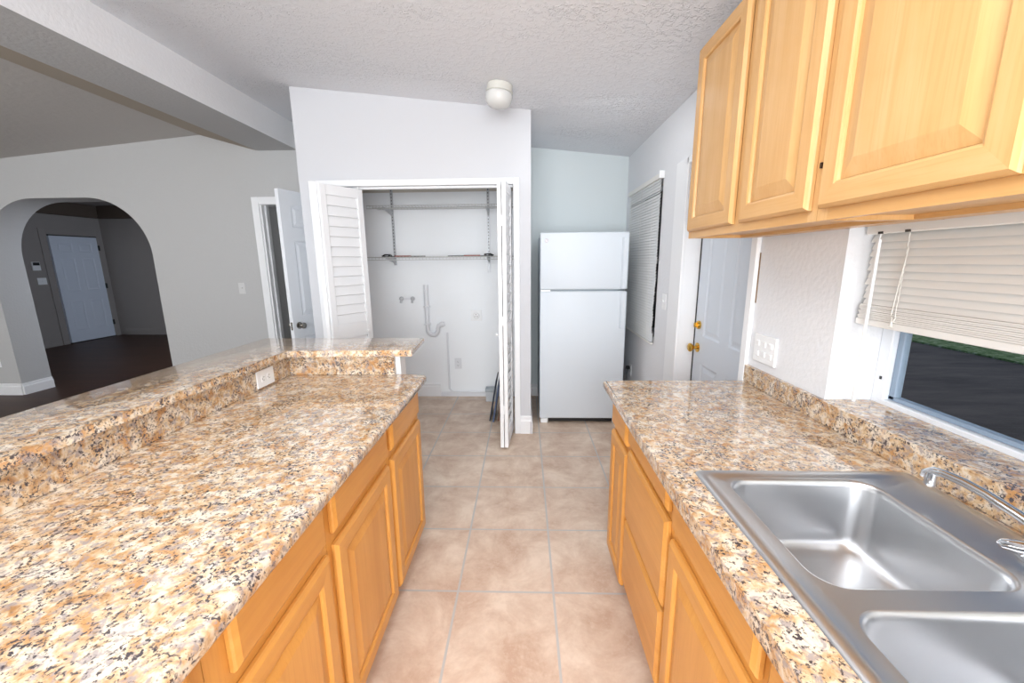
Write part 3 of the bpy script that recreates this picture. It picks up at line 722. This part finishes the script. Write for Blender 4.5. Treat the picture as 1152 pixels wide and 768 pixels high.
wire_shelf(2.000, -1.50, -.06, 'white wire closet shelf, the upper of two', 1)
wire_shelf(1.520, -1.58, -.06, 'white wire closet shelf, the lower of two, carrying loose brackets', 0)
def loose(x0, x1, lab, s):
    o = thing('shelf_bracket', lab, 'bracket', ((x0+x1)/2, 4.02, 1.526))
    e = x0 if s > 0 else x1
    bm = B(); box(bm, x0, x1, 4.012, 4.020, 1.5235, 1.531 , .002); obj('arm', bm, SLOT, o)
    bm = B(); tube(bm, [(e-.01*s, 4.02, 1.530), (e+.02*s, 4.01, 1.542), (e+.08*s, 4.005, 1.544)], [.007, .008, .004]); obj('hook', bm, BLACK, o, True)
    bm = B(); tube(bm, [(e+.07*s, 3.985, 1.534), (e+.07*s, 4.05, 1.534)], .011, 10); obj('knuckle', bm, BLACK, o, True)
    bm = B(); box(bm, min(e+.12*s, e+.28*s), max(e+.12*s, e+.28*s), 4.003, 4.011, 1.525, 1.535, .001); obj('red_edge', bm, RED, o, label='red painted edge')
loose(-1.39, -.97, 'dark bracket with red edge lying at the left end of the lower wire shelf', 1)
loose(-.75, -.31, 'dark bracket lying at the right end of the lower wire shelf', -1)
YC = YW-.021
v = thing('washer_valve', 'white washing machine water valves on the closet back wall', 'valve', (-1.25, YC, 1.09))
bm = B(); box(bm, -1.335, -1.165, YC-.008, YC, 1.075, 1.10, .003); obj('mounting_plate', bm, PIPE, v)
for x in (-1.31, -1.19):
    bm = B(); lathe(bm, [(.001,0),(.022,0),(.022,.02),(.012,.024),(.012,.04),(.001,.041)], (0,0,0), 16); bmesh.ops.transform(bm, matrix=Matrix.Translation((x, YC-.004, 1.09)) @ ALONG_NY, verts=bm.verts); tube(bm, [(x, YC-.03, 1.09), (x-.004, YC-.03, 1.045)], .012); obj('valve', bm, STD, v, True)
p = thing('drain_pipe', 'white painted laundry drain standpipe with U trap on the closet wall', 'pipe', (-1.0, YC, .7))
bm = B(); R_ = .024; yy_ = YC-.03
arc = [(-.985+.055*math.cos(a), yy_, .755+.055*math.sin(a)) for a in [math.pi + k*math.pi/10 for k in range(11)]]
tube(bm, [(-1.04, yy_, 1.235), (-1.04, yy_, .80)] + arc + [(-.93, yy_, .775), (-.918, yy_, .80), (-.895, yy_+.003, .812), (-.86, yy_+.02, .815)], R_, 12); obj('standpipe', bm, PIPE, p, True)
for z in (1.0, .81):
    bm = B(); box(bm, -1.075, -1.005, YC-.058, YC, z, z+.012, .002); obj('pipe_strap', bm, PIPE, p)
bm = B(); tube(bm, [(-.895, yy_, .812), (-.872, yy_, .814)], .03, 12); obj('coupling', bm, PIPE, p, True)
bm = B(); tube(bm, [(-.835, YC-.012, .72), (-.835, YC-.012, .09), (-.80, YC-.012, .05), (-.72, YC-.014, .045), (-.42, YC-.014, .055)], .011, 8)
tag(obj('conduit', bm, PIPE), 'white painted thin conduit running down the closet wall to the floor', 'pipe')
def plate(name, label, cat, c, n, up, w, h, kind, t=.006, m=PLASTIC, group=None):
    """wall plate centred at c, n outward, up the long direction"""
    n = Vector(n); up = Vector(up); U = up.cross(n); M = frame_matrix(c, U, up, n)
    o = thing(name, label, cat, c, group)
    bm = B(); box(bm, -w/2, w/2, -h/2, h/2, 0, t, .002, M); obj('cover_plate', bm, m, o)
    if kind == 'duplex':
        for s in (-1, 1):
            bm = B(); loft(bm, [[(x_, y_, z_) for x_, y_, _ in rrect(-.016, .016, s*.02-.013, s*.02+.013, .008, 0)] for z_ in (t-.001, t+.002)]); bmesh.ops.transform(bm, matrix=M, verts=bm.verts); f = obj('receptacle', bm, m, o)
            bm = B(); box(bm, -.008, -.006, s*.02-.003, s*.02+.006, t+.0015, t+.0025, 0, M); box(bm, .006, .008, s*.02-.003, s*.02+.005, t+.0015, t+.0025, 0, M); box(bm, -.002, .002, s*.02-.010, s*.02-.006, t+.0015, t+.0025, 0, M); obj('slots', bm, SLOT, f)
    elif kind == 'switch':
        bm = B(); box(bm, -.005, .005, -.004, .012, t, t+.012, .002, M); obj('toggle', bm, m, o)
    elif kind == 'range':
        bm = B(); lathe(bm, [(.030, 0), (.032, .012), (.026, .018), (.001, .018)], (0,0,t-.001), 24); bmesh.ops.transform(bm, matrix=M, verts=bm.verts); f = obj('receptacle', bm, m, o, True)
        bm = B()
        for a in (90, 215, 325): box(bm, .013*math.cos(math.radians(a))-.003, .013*math.cos(math.radians(a))+.003, .013*math.sin(math.radians(a))-.006, .013*math.sin(math.radians(a))+.006, t+.0165, t+.018, 0, M)
        obj('slots', bm, SLOT, f)
    elif kind == 'quad':
        for sx in (-.046, 0, .046):
            for s in (-1, 1):
                bm = B(); box(bm, sx-.012, sx+.012, s*.022-.012, s*.022+.012, t-.001, t+.004, .002, M); f = obj('receptacle', bm, m, o)
    return o
plate('dryer_outlet', 'square white dryer outlet on the closet back wall', 'outlet', (-.515, YC, .905), (0,-1,0), (0,0,1), .115, .115, 'range', .012)
plate('wall_outlet', 'small white outlet low on the closet back wall', 'outlet', (-.73, YC, .375), (0,-1,0), (0,0,1), .075, .12, 'duplex', m=PIPE)
plate('counter_outlet', 'white horizontal outlet plate on the granite backsplash of the left counter', 'outlet', (-1.1915, 1.745, .962), (1,0,0), (0,1,0), .078, .122, 'duplex')
plate('light_switch', 'white light switch on the grey wall left of the open door', 'switch', (-3.05, YW-.0005, 1.21), (0,-1,0), (0,0,1), .075, .12, 'switch', m=mat('painted_plate', (206,206,206), .5))
plate('light_switch', 'white light switch on the right wall between far blind and back door', 'switch', (XR-.0005, 3.02, 1.17), (-1,0,0), (0,0,1), .085, .12, 'switch')
plate('wall_outlet', 'white outlet low on the grey wall left of the archway', 'outlet', (-6.03, YW-.0005, .39), (0,-1,0), (0,0,1), .075, .12, 'duplex')
wo = plate('wall_outlet', 'white outlet with a black plug beside the refrigerator', 'outlet', (XR-.0005, 3.86, .42), (-1,0,0), (0,0,1), .075, .12, 'duplex')
plate('wall_switch_plate', 'wide white wall plate above the sink counter beside the back door', 'wall plate', (XR-.0005, 1.725, 1.09), (-1,0,0), (0,0,1), .155, .12, 'quad', .010)
bm = B(); box(bm, XR-.045, XR-.0085, 3.845, 3.875, .425, .455, .005); pl = obj('power_plug', bm, BLACK, None, True)
bm2 = B(); tube(bm2, [(XR-.03, 3.86, .428), (XR-.033, 3.87, .39), (XR-.02, 3.92, .30), (XR-.03, 4.0, .12), (XR-.05, 4.1, .02)], .004); obj('cord', bm2, BLACK, pl, True)
tag(pl, 'black power plug in the outlet beside the refrigerator', 'plug')
# leaning boards and small box at the right of the closet opening
def board(name, label, x0, x1, y0, zt, m, lean=.14, th=.012):
    M = Matrix.Translation((x0, y0, 0)) @ Matrix.Rotation(lean, 4, 'Y')
    bm = B(); box(bm, 0, th, 0, x1, 0, zt, .002, M)
    for_min = min(v.co.z for v in bm.verts); bmesh.ops.translate(bm, verts=bm.verts, vec=(0, 0, -for_min))
    tag(obj(name, bm, m), label, 'board')
board('leaning_board', 'thin dark board leaning outermost behind the right bifold door', -.335, .30, 3.56, .40, NAVY, .17, .010)
board('leaning_board', 'blue-grey board leaning between two others behind the right bifold door', -.300, .32, 3.53, .36, mat('slate_board', (78,92,122), .5), .15, .014)
board('leaning_board', 'brown board leaning innermost behind the right bifold door', -.255, .26, 3.56, .22, BROWNB, .12, .016)
g = thing('small_box', 'small pale grey box on the closet floor beside the leaning boards', 'box', (-.375, 4.13, 0))
bm = B(); box(bm, -.415, -.31, 4.09, 4.19, 0, .105, .004); obj('body', bm, BOXG, g)
bm = B(); box(bm, -.42, -.305, 4.085, 4.195, .105, .14, .004); obj('lid', bm, mat('box_lid_grey', (168,176,182), .5), g)

# ------------------------------------------------------------------ blinds
bl = thing('window_blind', 'white faux wood blind half lowered over the sink window', 'blind', (1.12, .6, 1.25))
by0, by1 = -.2, 1.352
bm = B(); box(bm, 1.09, 1.15, by0, by1, 1.60, 1.655, .003); obj('headrail', bm, BLIND, bl)
def slat(bm, c, y0, y1, tilt, w=.05, t=.003, x=1.12, jit=0):
    M = Matrix.Translation((x+jit, 0, c)) @ Matrix.Rotation(tilt, 4, 'Y')
    pts = [(-w/2, 0), (-w/4, .0022), (0, .003), (w/4, .0022), (w/2, 0), (w/4, .0022-t), (0, .003-t), (-w/4, .0022-t)]
    tt = bmesh.new(); loft(tt, [[(p[0], y0, p[1]) for p in pts], [(p[0], y1, p[1]) for p in pts]]); merge(bm, tt, M)
z = 1.578; k = 0
bm = B(); box(bm, 1.082, 1.090, by0, by1, 1.545, 1.655, .003); obj('valance', bm, BLIND, bl)
z = 1.537
while z > 1.336:
    bm = B(); slat(bm, z, by0, by1-.004*(k % 2), math.radians(-60), .036, x=1.112, jit=.001*(k % 3)); obj('slat', bm, BLIND, bl, True); z -= .0218; k += 1
for i in range(9):
    bm = B(); dj = .0015*math.sin(i*3); box(bm, 1.095+dj, 1.145+dj, by0, by1-.003+.004*math.sin(i*2.1), 1.2834+.0050*i, 1.2882+.0050*i, .0008); obj('slat', bm, BLIND, bl, True)
bm = B(); box(bm, 1.094, 1.146, by0, by1+.004, 1.262, 1.283, .004, seg=2); obj('bottom_rail', bm, BLIND, bl)
for yc in (1.215, .45):
    bm = B()
    for dx in (-.026, .026): tube(bm, [(1.12+dx, yc, 1.60), (1.12+dx, yc, 1.285)], .0012, 5)
    zz = 1.55
    while zz > 1.34: tube(bm, [(1.094, yc, zz), (1.090, yc-.006, zz-.010)], .0018, 5); zz -= .0218
    obj('ladder_cord', bm, CORD, bl)
bm = B(); tube(bm, [(1.089, 1.205, 1.50), (1.086, 1.212, 1.40), (1.088, 1.222, 1.305)], .0013, 5)
for t_ in range(5): tube(bm, [(1.087+.003*math.sin(t_*2), 1.205+.004*t_, 1.30), (1.086, 1.225-.004*t_, 1.272)], .0016, 5)
obj('lift_cord', bm, CORD, bl)
for yc in (1.297, 1.208):
    bm = B(); box(bm, 1.080, 1.083, yc-.008, yc+.008, 1.545, 1.552); obj('cord_lock', bm, SLOT, bl)
bm = B(); tube(bm, [(1.083, 1.296, 1.548), (1.080, 1.296, 1.528)], .002, 6); tube(bm, [(1.082, 1.296, 1.528), (1.082, 1.297, 1.26), (1.084, 1.299, 1.012)], [.0048,.0052,.0052], 6); obj('tilt_wand', bm, PLASTIC, bl, True)

bf = thing('window_blind', 'white mini blind fully lowered on the right wall beside the refrigerator', 'blind', (1.02, 3.67, .80))
bm = B(); box(bm, XR-.036, XR-.001, 3.205, 4.13, 2.068, 2.104, .003); obj('headrail', bm, BLIND, bf)
bm = B(); box(bm, XR-.04, XR-.0005, 3.193, 3.2035, 2.066, 2.12, .002); obj('headrail_bracket', bm, PLASTIC, bf)
N = 56
for i in range(N):
    zc = 2.062 - (2.062-.835)*i/(N-1); y_end = 3.207 + (.006*math.sin(i*.9) if i > 25 else 0) + (.016 if 38 < i < 53 else 0)
    tilt = -70 + (16 if i in (4,) else 0) + 3*math.sin(i*2.3)
    bm = B(); slat(bm, zc, y_end, 4.12, math.radians(tilt), .027, .0014, XR-.018); obj('slat', bm, BLIND2, bf, True)
bm = B(); box(bm, XR-.03, XR-.006, 3.215, 4.13, .803, .818, .003); obj('bottom_rail', bm, BLIND, bf)
for yc in (3.35, 3.67, 3.99):
    bm = B(); tube(bm, [(XR-.031, yc, 2.08), (XR-.031, yc, .81)], .001, 5); obj('ladder_cord', bm, CORD, bf)

# ------------------------------------------------------------------ ceiling lamp
lx, ly = -.155, 2.90; tilt = Matrix.Rotation(math.atan(.108), 4, 'Y')
lp = thing('ceiling_lamp', 'white dome ceiling lamp above the closet front', 'lamp', (lx, ly, cz(lx)))
ML = Matrix.Translation((lx, ly, cz(lx)-.001)) @ tilt
bm = B(); lathe(bm, [(.076,0),(.083,-.004),(.085,-.030),(.088,-.042),(.088,-.050),(.080,-.052),(.001,-.052)], (0,0,0), 32); bmesh.ops.transform(bm, matrix=ML, verts=bm.verts); obj('lamp_base', bm, LBASE, lp, True)
bm = B(); lathe(bm, [(.078,-.048),(.087,-.056),(.089,-.072),(.087,-.090),(.079,-.112),(.062,-.130),(.036,-.140),(.001,-.143)], (0,0,0), 32); bmesh.ops.transform(bm, matrix=ML, verts=bm.verts); obj('glass_shade', bm, SHADE, lp, 'all')
for a in (-35, 205, 265):
    bm = B(); c = ML @ Vector((.083*math.cos(math.radians(a)), .083*math.sin(math.radians(a)), -.045)); lathe(bm, [(.001,-.004),(.004,-.004),(.004,.004),(.001,.004)], c, 8); obj('screw', bm, NICKEL, lp)

# ------------------------------------------------------------------ foyer thermostat and plate
t = thing('thermostat', 'small wall thermostat with dark screen on the foyer wall beside the far door', 'thermostat', (-8.64, 6.98, 1.46))
bm = B(); box(bm, -8.6395, -8.615, 6.93, 7.05, 1.38, 1.53, .004); obj('case', bm, PLASTIC, t)
bm = B(); box(bm, -8.616, -8.612, 6.94, 7.04, 1.47, 1.522); obj('screen', bm, BLACK, t)
plate('light_switch', 'white switch plate below the thermostat in the foyer', 'switch', (-8.6395, 7.04, 1.19), (1,0,0), (0,0,1), .14, .12, 'switch')
# chipped strip where the back door casing meets the counter wall
bm = B(); box(bm, XR-.004, XR-.0003, 1.841, 1.845, 1.28, 1.50); struct('trim_12', bm, mat('chipped_gap', (120,96,70), .9))

# ------------------------------------------------------------------ repeats carry the phrase of their set
for key, phrase in {'base_cabinet': 'base cabinets under the counters', 'wall_cabinet': 'maple wall cabinets above the sink', 'backsplash': 'granite backsplash strips',
                    'countertop': 'granite countertops', 'bifold_door': 'louvered closet doors', 'wire_shelf': 'wire shelves in the closet', 'shelf_standard': 'shelf standards in the closet',
                    'shelf_bracket': 'loose brackets on the wire shelf', 'leaning_board': 'boards leaning behind the closet door', 'wall_outlet': 'wall outlets',
                    'light_switch': 'light switches', 'window_blind': 'window blinds'}.items():
    for o in C.objects:
        if o.parent is None and o.name.split('.')[0] == key: o['group'] = phrase
